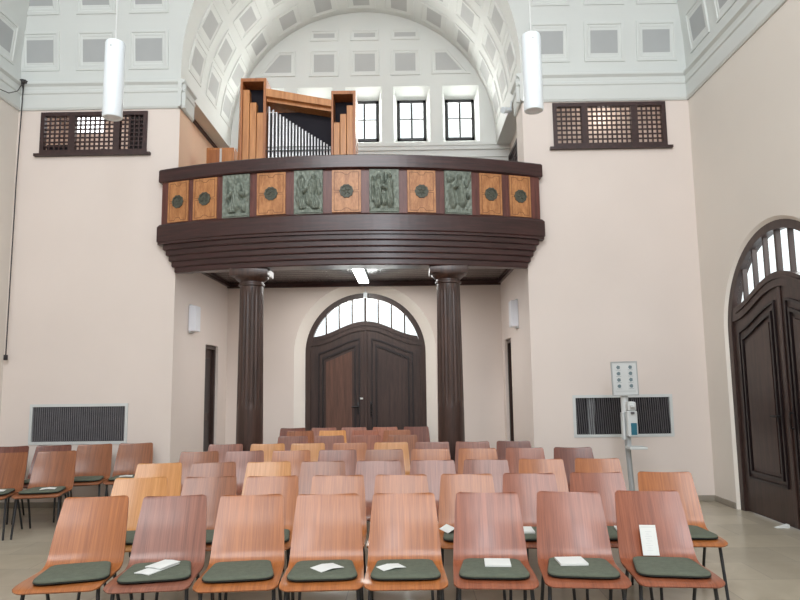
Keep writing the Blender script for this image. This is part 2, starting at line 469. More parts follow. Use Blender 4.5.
def vault_frame(side, along, arc):
    """frame on the vault surface at arc length above the spring"""
    th = arc / RC; z = ZC1 + RC * sin(th); i = RC * (1 - cos(th))
    if side == 'b': return (along, YW - i, z), (1, 0, 0), (0, -sin(th), cos(th)), (0, -cos(th), -sin(th))
    if side == 'l': return (XL + i, along, z), (0, 1, 0), (sin(th), 0, cos(th)), (cos(th), 0, -sin(th))
    return (XR - i, along, z), (0, 1, 0), (-sin(th), 0, cos(th)), (-cos(th), 0, -sin(th))
sq = [(-.19, -.195), (.19, -.195), (.19, .195), (-.19, .195)]
for arc in (0.47, 1.27, 2.07):
    for x in (-5.165, -4.362, -3.612): add_coffer(bm, *vault_frame('b', x + (0.0 if arc < 1 else 0.02 * (arc - .47)), arc), sq)
    for x in (2.06, 2.826, 3.558): add_coffer(bm, *vault_frame('b', x, arc), sq)
    for k in range(11):
        y = 8.43 - 0.775 * k
        if y < 8.55 - 0.5 * (arc - .47) ** 2:
            add_coffer(bm, *vault_frame('l', y, arc), sq); add_coffer(bm, *vault_frame('r', y, arc), sq)
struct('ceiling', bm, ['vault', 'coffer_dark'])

# barrel vault over the gallery
bm = bmesh.new()
pts = [(-RV, ZC1 - 0.0)] + [(-RV * cos(pi * i / 64), ZV + RV * sin(pi * i / 64)) for i in range(65)] + [(RV, ZC1)]
for (xa, za), (xb, zb) in zip(pts, pts[1:]):
    quad(bm, (CX + xa, YW - inset(za), za), (CX + xa, YB, za), (CX + xb, YB, zb), (CX + xb, YW - inset(zb), zb))
for yk in (9.50, 10.33, 11.16):
    for k in range(-5, 6):
        al = radians(16.4 * k if abs(k) < 5 else 80.0 * (1 if k > 0 else -1))
        p = (CX + (RV - 0.002) * sin(al), yk, ZV + (RV - 0.002) * cos(al))
        hw = 0.205; hh = 0.19
        add_coffer(bm, p, (0, 1, 0), (cos(al), 0, -sin(al)), (-sin(al), 0, -cos(al)), [(-hw, -hh), (hw, -hh), (hw, hh), (-hw, hh)], .08)
struct('ceiling_gallery', bm, ['white', 'coffer'])

# soffit of boards below the gallery
bm = bmesh.new()
y = 8.75
while y < YB - 0.02:
    y1 = min(y + 0.185, YB)
    e = .65 if y < 8.92 else 0.0                                     # short boards behind the curved beam
    add_box(bm, RL + e, RR - e, y + .004, y1 - .004, ZS, ZS + .03, 0, 0.006); y = y1
add_box(bm, RL, RR, 8.935, YB, ZS + .022, ZS + .1); add_box(bm, RL + .65, RR - .65, 8.75, 8.935, ZS + .022, ZS + .1)
struct('ceiling_recess', bm, 'soffit_wood')
bm = bmesh.new()
add_box(bm, RL, RR, YB - .07, YB, ZS - .07, ZS); add_box(bm, RL, RL + .05, 8.93, YB - .07, ZS - .05, ZS); add_box(bm, RR - .05, RR, 8.93, YB - .07, ZS - .05, ZS)
struct('trim_10', bm, 'dark_wood')

# baseboards
def bb(name, x0, x1, y0, y1): struct(name, box(x0, x1, y0, y1, 0, .075, .008), 'stone')
bb('baseboard_rear_left', XL, RL, YW - .02, YW); bb('baseboard_rear_right', RR, XR, YW - .02, YW)
bb('baseboard_left', XL, XL + .02, YF, YW - .02); bb('baseboard_right', XR - .02, XR, D2C + D2R, YW - .02); bb('baseboard_front_right', XR - .02, XR, YF, D2C - D2R)
bb('baseboard_recess_left', RL, RL + .02, YW, 10.34); bb('baseboard_recess_right', RR - .02, RR, YW, 10.6)
bb('baseboard_recess_rear', RL + .02, D1C - D1R, YB - .02, YB); bb('baseboard_recess_back', D1C + D1R, RR - .02, YB - .02, YB)

# ------------------------------------------------------------------ arched double doors
def arched_door(name, loc, rotz, R, zs, Ro, zso, dep, panel_l, panel_r, mid_bar_tag=False):
    """door plane local y=0, seen from -y; wall face at y=-dep"""
    root = empty(name, loc, rotz); root['kind'] = 'structure'
    n = 40
    # splayed plaster reveal
    bm = bmesh.new()
    def loopR(r, z0): return [(-r, 0.0), (-r, z0)] + [(-r * cos(pi * i / n), z0 + r * sin(pi * i / n)) for i in range(1, n)] + [(r, z0), (r, 0.0)]
    lo, li = loopR(Ro, zso), loopR(R, zs)
    for i in range(len(lo) - 1):
        quad(bm, (lo[i][0], -dep, lo[i][1]), (lo[i + 1][0], -dep, lo[i + 1][1]), (li[i + 1][0], 0, li[i + 1][1]), (li[i][0], 0, li[i][1]))
    obj('reveal', bm, 'reveal', root, smooth=True, angle=35)
    # frame
    fw = 0.062
    bm = bmesh.new(); add_ring(bm, loopR(R + .03, zs), loopR(R - fw, zs), -0.03, 0.08, closed=False)
    ri = R - fw
    zmid, zedge = zs + 0.40 * R / 1.03, zs + 0.13 * R / 1.03
    def crv(x, d=0.0): return zedge + (zmid - zedge) * 0.5 * (1 + cos(pi * max(-1, min(1, x / (ri)))))+ d
    xs = [-ri + 2 * ri * i / 36 for i in range(37)]
    top = [(x, crv(x, 0.16)) for x in xs]; bot = [(x, crv(x)) for x in xs]
    # the rail follows the curve and stops at the arch
    top = [(x, min(z, zs + sqrt(max(0, ri * ri - x * x)) + .01 if abs(x) < ri else zs + .01)) for x, z in top]
    top = [(x, max(z, b[1] + .01)) for (x, z), b in zip(top, bot)]
    add_ring(bm, top, bot, -0.025, 0.07, closed=False)
    top2 = [(x, crv(x, 0.115)) for x in xs]; bot2 = [(x, crv(x, 0.085)) for x in xs]
    add_ring(bm, top2[2:-2], bot2[2:-2], -0.04, -0.02, closed=False)
    obj('frame', bm, 'door_wood', root)
    # fanlight pane and bars
    arcp = [(ri * cos(a), zs + ri * sin(a)) for a in [pi * i / n for i in range(n + 1)]]
    gl = [(x, z) for x, z in top if zs + sqrt(max(0, ri * ri - x * x)) > z - 0.03]
    pane = gl + [(x, z) for x, z in arcp if z > crv(x, .16) - .005]
    bm = bmesh.new(); add_prism(bm, pane, 0.028, 0.034); obj('pane', bm, 'glass', root)
    for k in range(-3, 4):
        x = k * 0.232 * R / 1.03; w = 0.013 if k else 0.02
        bm = box(x - w, x + w, 0.0, 0.055, crv(x, .155), zs + sqrt(ri * ri - x * x) + .01); obj('glazing_bar', bm, 'door_wood', root)
    # leaves
    for s in (-1, 1):
        def loop(oi, oo, ob, dt):
            """inset outline of a leaf: oi from centre, oo from jamb, ob bottom, dt below the curve"""
            xa, xb = oi, ri - oo
            up = [(xa + (xb - xa) * i / 16, crv(xa + (xb - xa) * i / 16, -dt)) for i in range(17)]
            return [(s * x, z) for x, z in [(xa, ob)] + up + [(xb, ob)]]
        bm = bmesh.new(); add_prism(bm, loop(0.0015, -0.012, 0.012, -0.02), 0.0, 0.05)
        leaf = obj('leaf', bm, 'door_wood', root)
        bm = bmesh.new()
        add_ring(bm, loop(.10, .13, .40, .13), loop(.125, .155, .425, .16), -0.022, 0.0)
        add_ring(bm, loop(.17, .20, .47, .23), loop(.20, .23, .50, .27), -0.026, 0.0)
        obj('moulding', bm, 'door_line', leaf)
        bm = bmesh.new(); add_prism(bm, loop(.24, .27, .54, .33), -0.016, 0.0)
        obj('panel', bm, panel_l if s < 0 else panel_r, leaf)
        bm = bmesh.new()
        if s < 0:
            add_box(bm, -.155, -.115, -.012, 0, 1.02, 1.24, 0, .004)
            add_tube(bm, [(-.135, -.01, 1.16), (-.135, -.055, 1.16), (-.25, -.06, 1.155)], .011)
        else:
            add_tube(bm, [(.095, 0, 1.04), (.095, -.05, 1.05), (.095, -.05, 1.20), (.095, 0, 1.21)], .011)
            add_box(bm, .078, .112, -.006, 0, .98, 1.25, 0, .003)
        h = obj('handle', bm, 'black', leaf, smooth=True, angle=40)
    bm = box(-.03, .03, -.02, 0.0, .02, crv(0) - .005, .006); obj('astragal', bm, 'door_wood', root)
    return root
YD1 = YB + 0.18
d = arched_door('door_1', (D1C, YD1, 0), 0, 1.03, 2.095, D1R, D1Z, 0.18, 'door_panel', 'door_wood')
obj('tag', box(-.1, -.05, -.006, 0, 1.285, 1.315), 'paper', [c for c in d.children if c.name.startswith('leaf')][0])
XD2 = XR + 0.06
d2 = arched_door('door_2', (XD2, D2C, 0), -pi / 2, 1.115, D2Z, D2R, D2Z, 0.06, 'door_wood', 'door_wood')
bm = box(-1.15, 1.15, 0.08, 0.2, -0.02, 0.004); obj('threshold', bm, 'stone', d2)

def side_door(name, x, y0, y1, z1, s):
    root = empty(name, (x, (y0 + y1) / 2, 0)); root['kind'] = 'structure'
    hw = (y1 - y0) / 2
    bm = bmesh.new()
    for a, b, c, e in ((-hw, -hw + .06, 0, z1), (hw - .06, hw, 0, z1), (-hw + .06, hw - .06, z1 - .06, z1)):
        add_box(bm, min(0, s * .1), max(0, s * .1), a, b, c, e)
    fr = obj('frame', bm, 'door_wood', root); fr.location.x = s * .04
    bm = box(-.02, .02, -hw + .06, hw - .06, 0.01, z1 - .06); lf = obj('leaf', bm, 'door_wood', root); lf.location.x = s * .11
    bm = bmesh.new()
    for a, b in ((.2, 1.0), (1.12, z1 - .2)): add_box(bm, -.03, .03, -hw + .16, hw - .16, a, b, 0, .01)
    obj('panel', bm, 'door_line', lf)
side_door('door_3', RL, DL[0], DL[1], DL[3], -1)
side_door('door_4', RR, DR[0], DR[1], DR[3], 1)

# ------------------------------------------------------------------ gallery windows
for i, x in enumerate(WIN_X):
    root = empty('window_%d' % (i + 1), (x, YB + .30, 6.02)); root['kind'] = 'structure'
    bm = bmesh.new()
    W, H = .265, .78
    add_box(bm, -W, -W + .05, 0, .06, 0, H); add_box(bm, W - .05, W, 0, .06, 0, H); add_box(bm, -W, W, 0, .06, 0, .05); add_box(bm, -W, W, 0, .06, H - .055, H)
    obj('frame', bm, 'black', root)
    bm = bmesh.new()
    add_box(bm, -.017, .017, .01, .05, .05, H - .055); add_box(bm, -W + .05, W - .05, .015, .045, H * .52, H * .52 + .02)
    obj('glazing_bar', bm, 'black', root)
    bm = box(-W + .05, W - .05, .028, .033, .05, H - .055); obj('pane', bm, 'glass', root)

# ------------------------------------------------------------------ lattice windows in the rear wall
def lattice_window(name, r, mull, room_depth, bright):
    x0, x1, z0, z1 = r
    root = empty(name, ((x0 + x1) / 2, YW, z0)); root['kind'] = 'structure'
    W = (x1 - x0) / 2; H = z1 - z0
    bm = bmesh.new()
    f = .055
    add_box(bm, -W, -W + f, -.025, .05, 0, H); add_box(bm, W - f, W, -.025, .05, 0, H)
    add_box(bm, -W + f, W - f, -.025, .05, H - f, H); add_box(bm, -W + f, W - f, -.025, .05, 0, f)
    add_box(bm, -W - .06, W + .06, -.06, .0, -.035, .0)
    cuts = [c - (x0 + x1) / 2 for c in mull]
    for c in cuts: add_box(bm, c - .045, c + .045, -.02, .05, f, H - f)
    obj('frame', bm, 'lattice', root)
    bm = bmesh.new()
    edges = [-W + f] + [q for c in cuts for q in (c - .045, c + .045)] + [W - f]
    for a, b in zip(edges[::2], edges[1::2]):
        n = max(3, round((b - a) / .064))
        for k in range(1, n): x = a + (b - a) * k / n; add_box(bm, x - .0095, x + .0095, .0, .02, f, H - f)
        m = 8
        for k in range(1, m): z = f + (H - 2 * f) * k / m; add_box(bm, a, b, .004, .024, z - .0095, z + .0095)
    obj('lattice', bm, 'lattice', root)
    # the small room behind
    bm = bmesh.new()
    D = room_depth; a, b, c, e = -W - .25, W + .25, -.55, H + .25
    quad(bm, (a, D, c), (b, D, c), (b, D, e), (a, D, e)); quad(bm, (a, .13, c), (a, D, c), (a, D, e), (a, .13, e)); quad(bm, (b, .13, c), (b, D, c), (b, D, e), (b, .13, e))
    quad(bm, (a, .13, e), (b, .13, e), (b, D, e), (a, D, e)); quad(bm, (a, .13, c), (b, .13, c), (b, D, c), (a, D, c))
    obj('loft_room', bm, 'loft', root)
    return root, W, H
lw, W, H = lattice_window('window_6', LAT_L, [-4.66, -4.03], 1.1, True)
bm = box(-.58, -.16, .60, .63, .555, .83); obj('skylight', bm, 'daylight', lw)
bm = box(-.74, -.36, .14, .24, -.2, .19); obj('cupboard', bm, 'void', lw)
bm = box(.35, .80, .30, .6, -.3, .66); obj('cupboard', bm, 'door_line', lw)
bm = bmesh.new(); add_prism(bm, [(-.24, -.2), (.45, -.2), (.45, .09), (.02, .15), (-.08, .06), (-.24, .05)], .2, .26); obj('gable', bm, 'void', lw)
lattice_window('window_7', LAT_R, [2.505, 3.195], 0.45, False)

# ------------------------------------------------------------------ heating grilles
def grille(r, label, light_frame, slant, post):
    x0, x1, z0, z1 = r
    root = thing('heating_grille', label, 'heating grille', ((x0 + x1) / 2, YW, z0))
    W = (x1 - x0) / 2; H = z1 - z0
    bm = bmesh.new(); f = .022
    add_box(bm, -W - .015, -W + f, -.012, .03, -.015, H + .015); add_box(bm, W - f, W + .015, -.012, .03, -.015, H + .015)
    add_box(bm, -W + f, W - f, -.012, .03, H - f, H + .015); add_box(bm, -W + f, W - f, -.012, .03, -.015, f)
    obj('frame', bm, light_frame, root)
    bm = box(-W, W, .07, .09, 0, H); obj('backing', bm, 'slat_dark', root)
    bm = bmesh.new(); n = 44
    for k in range(n):
        x = -W + f + (2 * W - 2 * f) * (k + .5) / n
        w = .0075; sl = slant * (0.6 + .8 * random.random())
        a = [bm.verts.new(p) for p in ((x - w + sl, .0, f), (x + w + sl, .006, f), (x + w - sl, .006, H - f), (x - w - sl, .0, H - f))]
        bm.faces.new(a)
    obj('slats', bm, 'slat', root)
    if post:
        bm = box(-W + .19, -W + .28, .035, .06, f, H - f); obj('post', bm, 'grey_metal', root)
grille(RAD_L, 'dark grey heating grille in rear wall behind the left block of chairs', 'light_metal', 0.002, False)
grille(RAD_R, 'white framed dark heating grille in rear wall behind the disinfectant stand', 'light_metal', 0.010, True)

# ------------------------------------------------------------------ gallery balcony
def arc_pts(w, ye, ym, n=48, close=True):
    s = ye - ym; R = (w * w + s * s) / (2 * s); cy = ym + R
    a = math.asin(w / R)
    p = [(CX + R * sin(-a + 2 * a * i / n), cy - R * cos(-a + 2 * a * i / n)) for i in range(n + 1)]
    if close: p = [(CX - w, YW - .002)] + p + [(CX + w, YW - .002)]
    return p
def sweep(bm, prof, mi=0, closed=True):
    """prof: list of (w, ye, ym, z)"""
    rows = [[bm.verts.new((x, y, z)) for x, y in arc_pts(w, ye, ym)] for w, ye, ym, z in prof]
    m = len(rows)
    for i in (range(m) if closed else range(m - 1)):
        a, b = rows[i], rows[(i + 1) % m]
        for k in range(len(a) - 1):
            f = bm.faces.new((a[k], a[k + 1], b[k + 1], b[k])); f.material_index = mi
    if closed:
        bm.faces.new([r[0] for r in rows]); bm.faces.new([r[-1] for r in rows][::-1])
bal = thing('gallery_balcony', 'dark wooden curved gallery balcony with carved and inlaid panels above rear door', 'balcony', (0, 0, 0))
bm = bmesh.new()
sweep(bm, [(2.60, 8.80, 8.29, 4.500), (2.62, 8.80, 8.27, 4.485), (2.62, 8.80, 8.27, 4.33), (2.60, 8.80, 8.29, 4.315), (2.38, 8.85, 8.55, 4.315), (2.38, 8.85, 8.55, 4.500)])
obj('handrail', bm, 'dark_wood', bal)
bm = bmesh.new()
sweep(bm, [(2.57, 8.81, 8.335, 4.32), (2.57, 8.81, 8.335, 3.70), (2.44, 8.85, 8.50, 3.70), (2.44, 8.85, 8.50, 4.32)])
obj('parapet', bm, 'stile', bal)
bm = bmesh.new()
sweep(bm, [(2.59, 8.80, 8.30, 3.73), (2.625, 8.80, 8.265, 3.70), (2.625, 8.80, 8.265, 3.50), (2.61, 8.80, 8.28, 3.485), (2.61, 8.80, 8.28, 3.455), (2.4, 8.85, 8.55, 3.455), (2.4, 8.85, 8.55, 3.73)])
obj('lower_band', bm, 'dark_wood', bal)
bm = bmesh.new()
prof = []
steps = 5; z = 3.457
for i in range(steps):
    t = i / (steps - 1); w = 2.54 - .15 * t; ym = 8.31 + .115 * t; ye = 8.81 + .05 * t
    zn = 3.457 - (.38) * (i + 1) / steps
    prof += [(w, ye, ym, z), (w, ye, ym, zn + .014), (w - .012, ye, ym + .008, zn)]
    z = zn
prof += [(2.15, 8.9, 8.75, z), (2.15, 8.9, 8.75, 3.457)]
sweep(bm, prof)
obj('corbel', bm, 'dark_wood', bal)
# panels
PAN = [(-3.215, -2.907, 'w'), (-2.833, -2.492, 'w'), (-2.407, -2.033, 'r'), (-1.934, -1.552, 'w'), (-1.439, -1.064, 'r'), (-.946, -.571, 'w'),
       (-.465, -.086, 'r'), (.025, .391, 'w'), (.507, .864, 'r'), (.974, 1.277, 'w'), (1.385, 1.68, 'w')]
PZ0, PZ1 = 3.735, 4.31
def arc_y(x, w=2.57, ye=8.81, ym=8.335):
    s = ye - ym; R = (w * w + s * s) / (2 * s); return ym + R - sqrt(R * R - (x - CX) ** 2)
def capsule(px, pz, ax, az, bx, bz):
    dx, dz = bx - ax, bz - az
    t = max(0, min(1, ((px - ax) * dx + (pz - az) * dz) / (dx * dx + dz * dz + 1e-9)))
    return sqrt((px - ax - t * dx) ** 2 + (pz - az - t * dz) ** 2)
FIG = [  # head, body and limb strokes of four carved scenes: (ax,az,bx,bz,r,h)
    [(0.05, .80, .05, .82, .085, .05), (0.05, .66, .0, .30, .17, .045), (.0, .4, -.12, .2, .16, .04), (-.05, .6, -.28, .45, .06, .05), (.1, .6, .28, .5, .06, .05), (-.3, .85, -.26, .2, .03, .035), (.3, .75, .38, .55, .1, .03), (.25, .3, .3, .22, .12, .035)],
    [(0.18, .82, .18, .83, .085, .05), (0.15, .68, .05, .32, .15, .045), (.05, .4, .25, .2, .15, .04), (.1, .62, -.15, .5, .055, .05), (-.25, .75, -.3, .4, .13, .035), (-.25, .82, -.24, .84, .07, .045), (-.3, .35, -.2, .2, .14, .035), (.33, .75, .38, .5, .08, .03)],
    [(-.2, .80, -.2, .81, .075, .05), (.18, .83, .18, .84, .075, .05), (-.2, .66, -.22, .25, .14, .045), (.18, .68, .2, .25, .13, .045), (-.1, .6, .12, .55, .05, .05), (0, .35, 0, .25, .1, .04), (.0, .9, .0, .7, .03, .03), (-.38, .8, -.38, .3, .05, .03)],
    [(.05, .84, .05, .86, .085, .05), (.08, .68, .15, .3, .15, .045), (-.25, .62, -.25, .63, .07, .045), (-.25, .5, -.2, .25, .13, .04), (.0, .65, -.2, .6, .05, .05), (.3, .7, .4, .9, .09, .035), (.2, .6, .36, .4, .06, .045), (-.2, .85, -.35, .8, .09, .03)],
]
def relief(W, H, fig, seed):
    rnd = random.Random(seed)
    bm = bmesh.new(); nx, nz = 44, 68
    g = []
    ph = [rnd.random() * 6 for _ in range(4)]
    for j in range(nz + 1):
        row = []
        for i in range(nx + 1):
            u = i / nx - .5; v = j / nz
            h = 0.008 + 0.005 * sin(u * 40 + ph[0]) * sin(v * 33 + ph[1])
            for (ax, az, bx, bz, r, hh) in fig:
                d = capsule(u, v * 1.0, ax, az, bx, bz)
                if d < r:
                    q = sqrt(1 - (d / r) ** 2)
                    h = max(h, hh * q * 1.5 + .008 * sin(u * 70 + v * 18 + ph[2]) * q)
            if v < .115: h = 0.016 if .015 < v < .1 and abs(u) < .47 else 0.004
            if v < .09 and v > .03 and abs(u) < .42 and int((u + .5) * 44) % 3 and h > .01: h = .009
            if abs(u) > .485 or v > .985 : h = .012
            row.append(bm.verts.new((u * W, -h - .004, v * H)))
        g.append(row)
    for j in range(nz):
        for i in range(nx): bm.faces.new((g[j][i], g[j][i + 1], g[j + 1][i + 1], g[j + 1][i]))
    rim = [g[0][i] for i in range(nx + 1)] + [g[j][nx] for j in range(1, nz + 1)] + [g[nz][i] for i in range(nx - 1, -1, -1)] + [g[j][0] for j in range(nz - 1, 0, -1)]
    back = [bm.verts.new((v.co.x, .012, v.co.z)) for v in rim]
    for k in range(len(rim)): bm.faces.new((rim[k], back[k], back[(k + 1) % len(rim)], rim[(k + 1) % len(rim)]))
    return bm
fi = 0; wi = 0
for x0, x1, k in PAN:
    y0, y1 = arc_y(x0), arc_y(x1); a = atan2(y1 - y0, x1 - x0); W = sqrt((x1 - x0) ** 2 + (y1 - y0) ** 2); xm = (x0 + x1) / 2
    n = Vector((sin(a), -cos(a), 0))
    base = Vector((xm, arc_y(xm), PZ0)) + n * .004
    H = PZ1 - PZ0
    if k == 'r':
        p = obj('carved_panel', relief(W, H, FIG[fi], fi), 'bronze', bal, smooth=True, angle=50); fi += 1
        p['label'] = 'green-grey bronze relief panel with robed figures'
        p.location = base; p.rotation_euler.z = a
    else:
        bm = box(-W / 2, W / 2, -.012, .012, .01, H - .005, .002); p = obj('inlaid_panel', bm, 'inlay_wood', bal)
        p['label'] = 'orange wood panel with dark inlaid lines and round medallion'
        p.location = base; p.rotation_euler.z = a
        bm = bmesh.new()
        w = W / 2 - .03; t = .0035; zt, zb, zm = H - .035, .035, H / 2
        nn = .05
        def line(pts):
            for (ax, az), (bx, bz) in zip(pts, pts[1:]):
                d = Vector((bx - ax, bz - az)); L = d.length; d /= L; q = Vector((-d.y, d.x)) * t
                c = [(ax + q.x, az + q.y), (bx + q.x, bz + q.y), (bx - q.x, bz - q.y), (ax - q.x, az - q.y)]
                bm.faces.new([bm.verts.new((x, -.0135, z)) for x, z in c])
        if wi % 2 == 0:
            tp = [(-w, zm + .012), (-w, zt), (-nn, zt), (-nn * .6, zt - .035), (nn * .6, zt - .035), (nn, zt), (w, zt), (w, zm + .012)]
        else:
            tp = [(-w, zm + .012), (-w, zt), (-nn * 1.2, zt - .0), (-nn * .4, zt - .03), (nn * .4, zt - .03), (nn * 1.2, zt), (w, zt), (w, zm + .012)]
        line(tp); line([(x, 2 * zm - z) for x, z in tp])
        line([(-w, zm + .012), (-.09, zm + .012)]); line([(.09, zm + .012), (w, zm + .012)]); line([(-w, zm - .012), (-.09, zm - .012)]); line([(.09, zm - .012), (w, zm - .012)])
        obj('inlay', bm, 'inlay', p)
        bm = bmesh.new()
        R0 = .088
        outer = [(R0 * cos(2 * pi * i / 40) * (1 + .05 * cos(10 * 2 * pi * i / 40)), zm + R0 * sin(2 * pi * i / 40) * (1 + .05 * cos(10 * 2 * pi * i / 40))) for i in range(40)]
        inner = [(.068 * cos(2 * pi * i / 40), zm + .068 * sin(2 * pi * i / 40)) for i in range(40)]
        add_ring(bm, outer, inner, -.026, -.012)
        add_prism(bm, [(x * .98, zm + (z - zm) * .98) for x, z in inner], -.016, -.012)
        npet = 5 + wi % 3
        for q in range(npet):
            an = 2 * pi * q / npet + .3
            add_tube(bm, [(.016 * cos(an), -.018, zm + .016 * sin(an)), (.052 * cos(an + .25), -.021, zm + .052 * sin(an + .25))], [.010, .006], 6)
        obj('medallion', bm, 'bronze_dark', p); wi += 1

# columns
for xc, lb in ((-2.062, 'dark fluted wooden column carrying the gallery, left of the rear door'), (.552, 'dark fluted wooden column carrying the gallery, right of the rear door')):
    root = thing('fluted_column', lb, 'column', (xc, 8.75, 0), 0, 'columns under the gallery')
    bm = bmesh.new()
    add_lathe(bm, [(.21, .10), (.225, .13), (.21, .165), (.185, .175), (.19, .20), (.175, .22)], seg=40)
    add_box(bm, -.235, .235, -.235, .235, 0, .10, 0, .006)
    obj('base', bm, 'column_wood', root, smooth=True, angle=40)
    bm = bmesh.new()
    prof = [(.174 - .022 * ((zz - .22) / 2.64) ** 1.6, zz) for zz in [.22, .6, 1.0, 1.20, 1.245, 1.25, 1.30, 1.34, 1.6, 1.9, 2.2, 2.5, 2.72, 2.78, 2.80, 2.86]]
    def mod(a, z):
        if z < 1.25 or z > 2.79: return 1.0
        k = min(1, (z - 1.25) / .08) * min(1, max(0, (2.80 - z) / .03))
        return 1 - .055 * k * abs(sin(a * 11))
    add_lathe(bm, prof, seg=160, mod=mod)
    obj('shaft', bm, 'column_wood', root, smooth=True, angle=30)
    bm = bmesh.new()
    add_lathe(bm, [(.158, 2.855), (.172, 2.865), (.172, 2.885), (.158, 2.895), (.158, 2.915), (.20, 2.945), (.225, 2.975), (.225, 2.985)], seg=40)
    add_box(bm, -.25, .25, -.2, .2, 2.985, 3.078, 0, .006)
    obj('capital', bm, 'column_wood', root, smooth=True, angle=40)

# ------------------------------------------------------------------ organ on the gallery
YO = 9.42
org = thing('pipe_organ', 'orange-brown wooden pipe organ with silver pipes standing on the gallery', 'organ', (-1.585, YO, ZGF))
S = .98
ox = lambda X: X + 1.585
zt = lambda Z: Z - ZGF
TL, TR = (-2.43, -2.05), (-1.08, -.72)
# case: back, base, tower frames
bm = bmesh.new()
add_box(bm, ox(-2.43), ox(-.72), .45, .49, 0, zt(5.55))
obj('back', bm, 'organ_frame', org)
bm = bmesh.new(); add_box(bm, ox(-2.40), ox(-.75), .02, .44, 0, zt(4.78), 0, .005); obj('plinth', bm, 'organ_wood', org)
def tower(x0, x1, ztop, pipes, cheek):
    bm = bmesh.new(); f = .028; a, b = ox(x0), ox(x1)
    add_box(bm, a, a + f, 0, .45, 0, ztop); add_box(bm, b - f * 1.4, b, 0, .45, 0, ztop); add_box(bm, a + f, b - f * 1.4, 0, .45, ztop - .05, ztop)
    t = obj('tower', bm, 'organ_frame', org)
    bm = box(a + f, b - f * 1.4, .30, .32, 0, ztop - .05); obj('tower_back', bm, 'void', t)
    n = len(pipes); w = (b - f * 1.4 - a - f) / n
    for i, p in enumerate(pipes):
        bm = bmesh.new(); x = a + f + w * i
        add_box(bm, x + .004, x + w - .004, .02, .14, 0, p, 0, .004)
        obj('wooden_pipe', bm, 'organ_wood', org)
tower(TL[0], TL[1], zt(6.10), [zt(5.93), zt(5.73), zt(5.57)], True)
tower(TR[0], TR[1], zt(5.88), [zt(5.40), zt(5.53), zt(5.66)], False)
bm = bmesh.new()                                                     # angled side cheek
for q in ([(ox(-2.43), 0, 0), (ox(-2.43), 0, zt(6.10)), (ox(-2.52), .3, zt(6.02)), (ox(-2.56), .3, 0)],):
    vs = [bm.verts.new(p) for p in q]; bm.faces.new(vs)
obj('side_cheek', bm, 'organ_wood', org)
bm = bmesh.new()                                                     # sloping top of the middle field
za, zb = zt(5.93), zt(5.735)
add_prism(bm, [(ox(-2.05), za - .12), (ox(-1.08), zb - .10), (ox(-1.08), zb), (ox(-2.05), za)], -.02, .06)
add_prism(bm, [(ox(-2.05), za - .17), (ox(-1.08), zb - .15), (ox(-1.08), zb - .1), (ox(-2.05), za - .12)], .06, .45)
obj('cornice', bm, 'organ_wood', org)
bm = box(ox(-2.05), ox(-1.08), .30, .33, zt(4.7), zt(5.68)); obj('field_back', bm, 'void', org)
NP = 20
for i in range(NP):
    t = i / (NP - 1)
    x = ox(-2.02 + .91 * (t ** .93)); r = .0205 - .0075 * t; top = zt(5.685 - .62 * (t ** .88))
    bm = bmesh.new()
    add_lathe(bm, [(.006, zt(4.79)), (r, zt(4.90)), (r, top)], x, .10, 12)
    obj('metal_pipe', bm, 'tin', org, smooth=True, angle=40)
bm = bmesh.new(); add_box(bm, ox(-2.05), ox(-1.08), .05, .06, zt(4.985), zt(5.0)); add_box(bm, ox(-2.05), ox(-1.08), .05, .06, zt(5.045), zt(5.052)); obj('pipe_rail', bm, 'black', org)
# cupboard left of the organ
cb = thing('wooden_cupboard', 'small orange wooden cupboard on the gallery left of the organ', 'cupboard', (-2.94, 10.2, ZGF))
bm = box(-.22, .22, 0, .42, 0, 1.86, .006); obj('body', bm, 'organ_wood', cb)
bm = box(-.20, -.005, -.018, 0, .1, 1.82, .004); obj('door', bm, 'organ_frame', cb)
bm = box(.03, .20, -.018, 0, .1, 1.82, .004); obj('door', bm, 'organ_wood', cb)
bm = box(-.004, .028, -.022, 0, .05, 1.84, .003); obj('post', bm, 'light_metal', cb)
# dark strip standing for the shadow gap under the left gallery ledge
struct('trim_11', box(GL, GL + .04, 9.45, YB, 5.755, 5.80), 'lattice')
ls = thing('lattice_screen', 'dark wooden lattice screen on the right side wall of the gallery', 'screen', (GR, 10.55, 4.55))
bm = bmesh.new(); L0 = .95
for a, b, c, e in ((-L0, -L0 + .07, 0, 1.0), (L0 - .07, L0, 0, 1.0), (-L0, L0, .94, 1.0), (-L0, L0, 0, .06), (-.04, .04, 0, 1.0)): add_box(bm, -.05, 0, a, b, c, e)
obj('frame', bm, 'lattice', ls)
bm = bmesh.new()
for k in range(28): y = -L0 + 2 * L0 * k / 28; add_box(bm, -.03, -.01, y - .01, y + .01, 0, 1)
for k in range(1, 12): add_box(bm, -.035, -.015, -L0, L0, k / 12 - .01, k / 12 + .01)
obj('lattice', bm, 'lattice', ls)
sp = thing('spotlight', 'small white spotlight at right springing of the gallery vault', 'spotlight', (1.60, 9.62, 5.62))
bm = bmesh.new(); add_tube(bm, [(.0, 0, 0), (-.13, -.1, -.04)], [.035, .05], 14); obj('head', bm, 'lamp_white', sp, smooth=True, angle=40)
bm = bmesh.new(); add_tube(bm, [(0, 0, 0), (.02, 0, .14)], .012); obj('bracket', bm, 'lamp_white', sp)

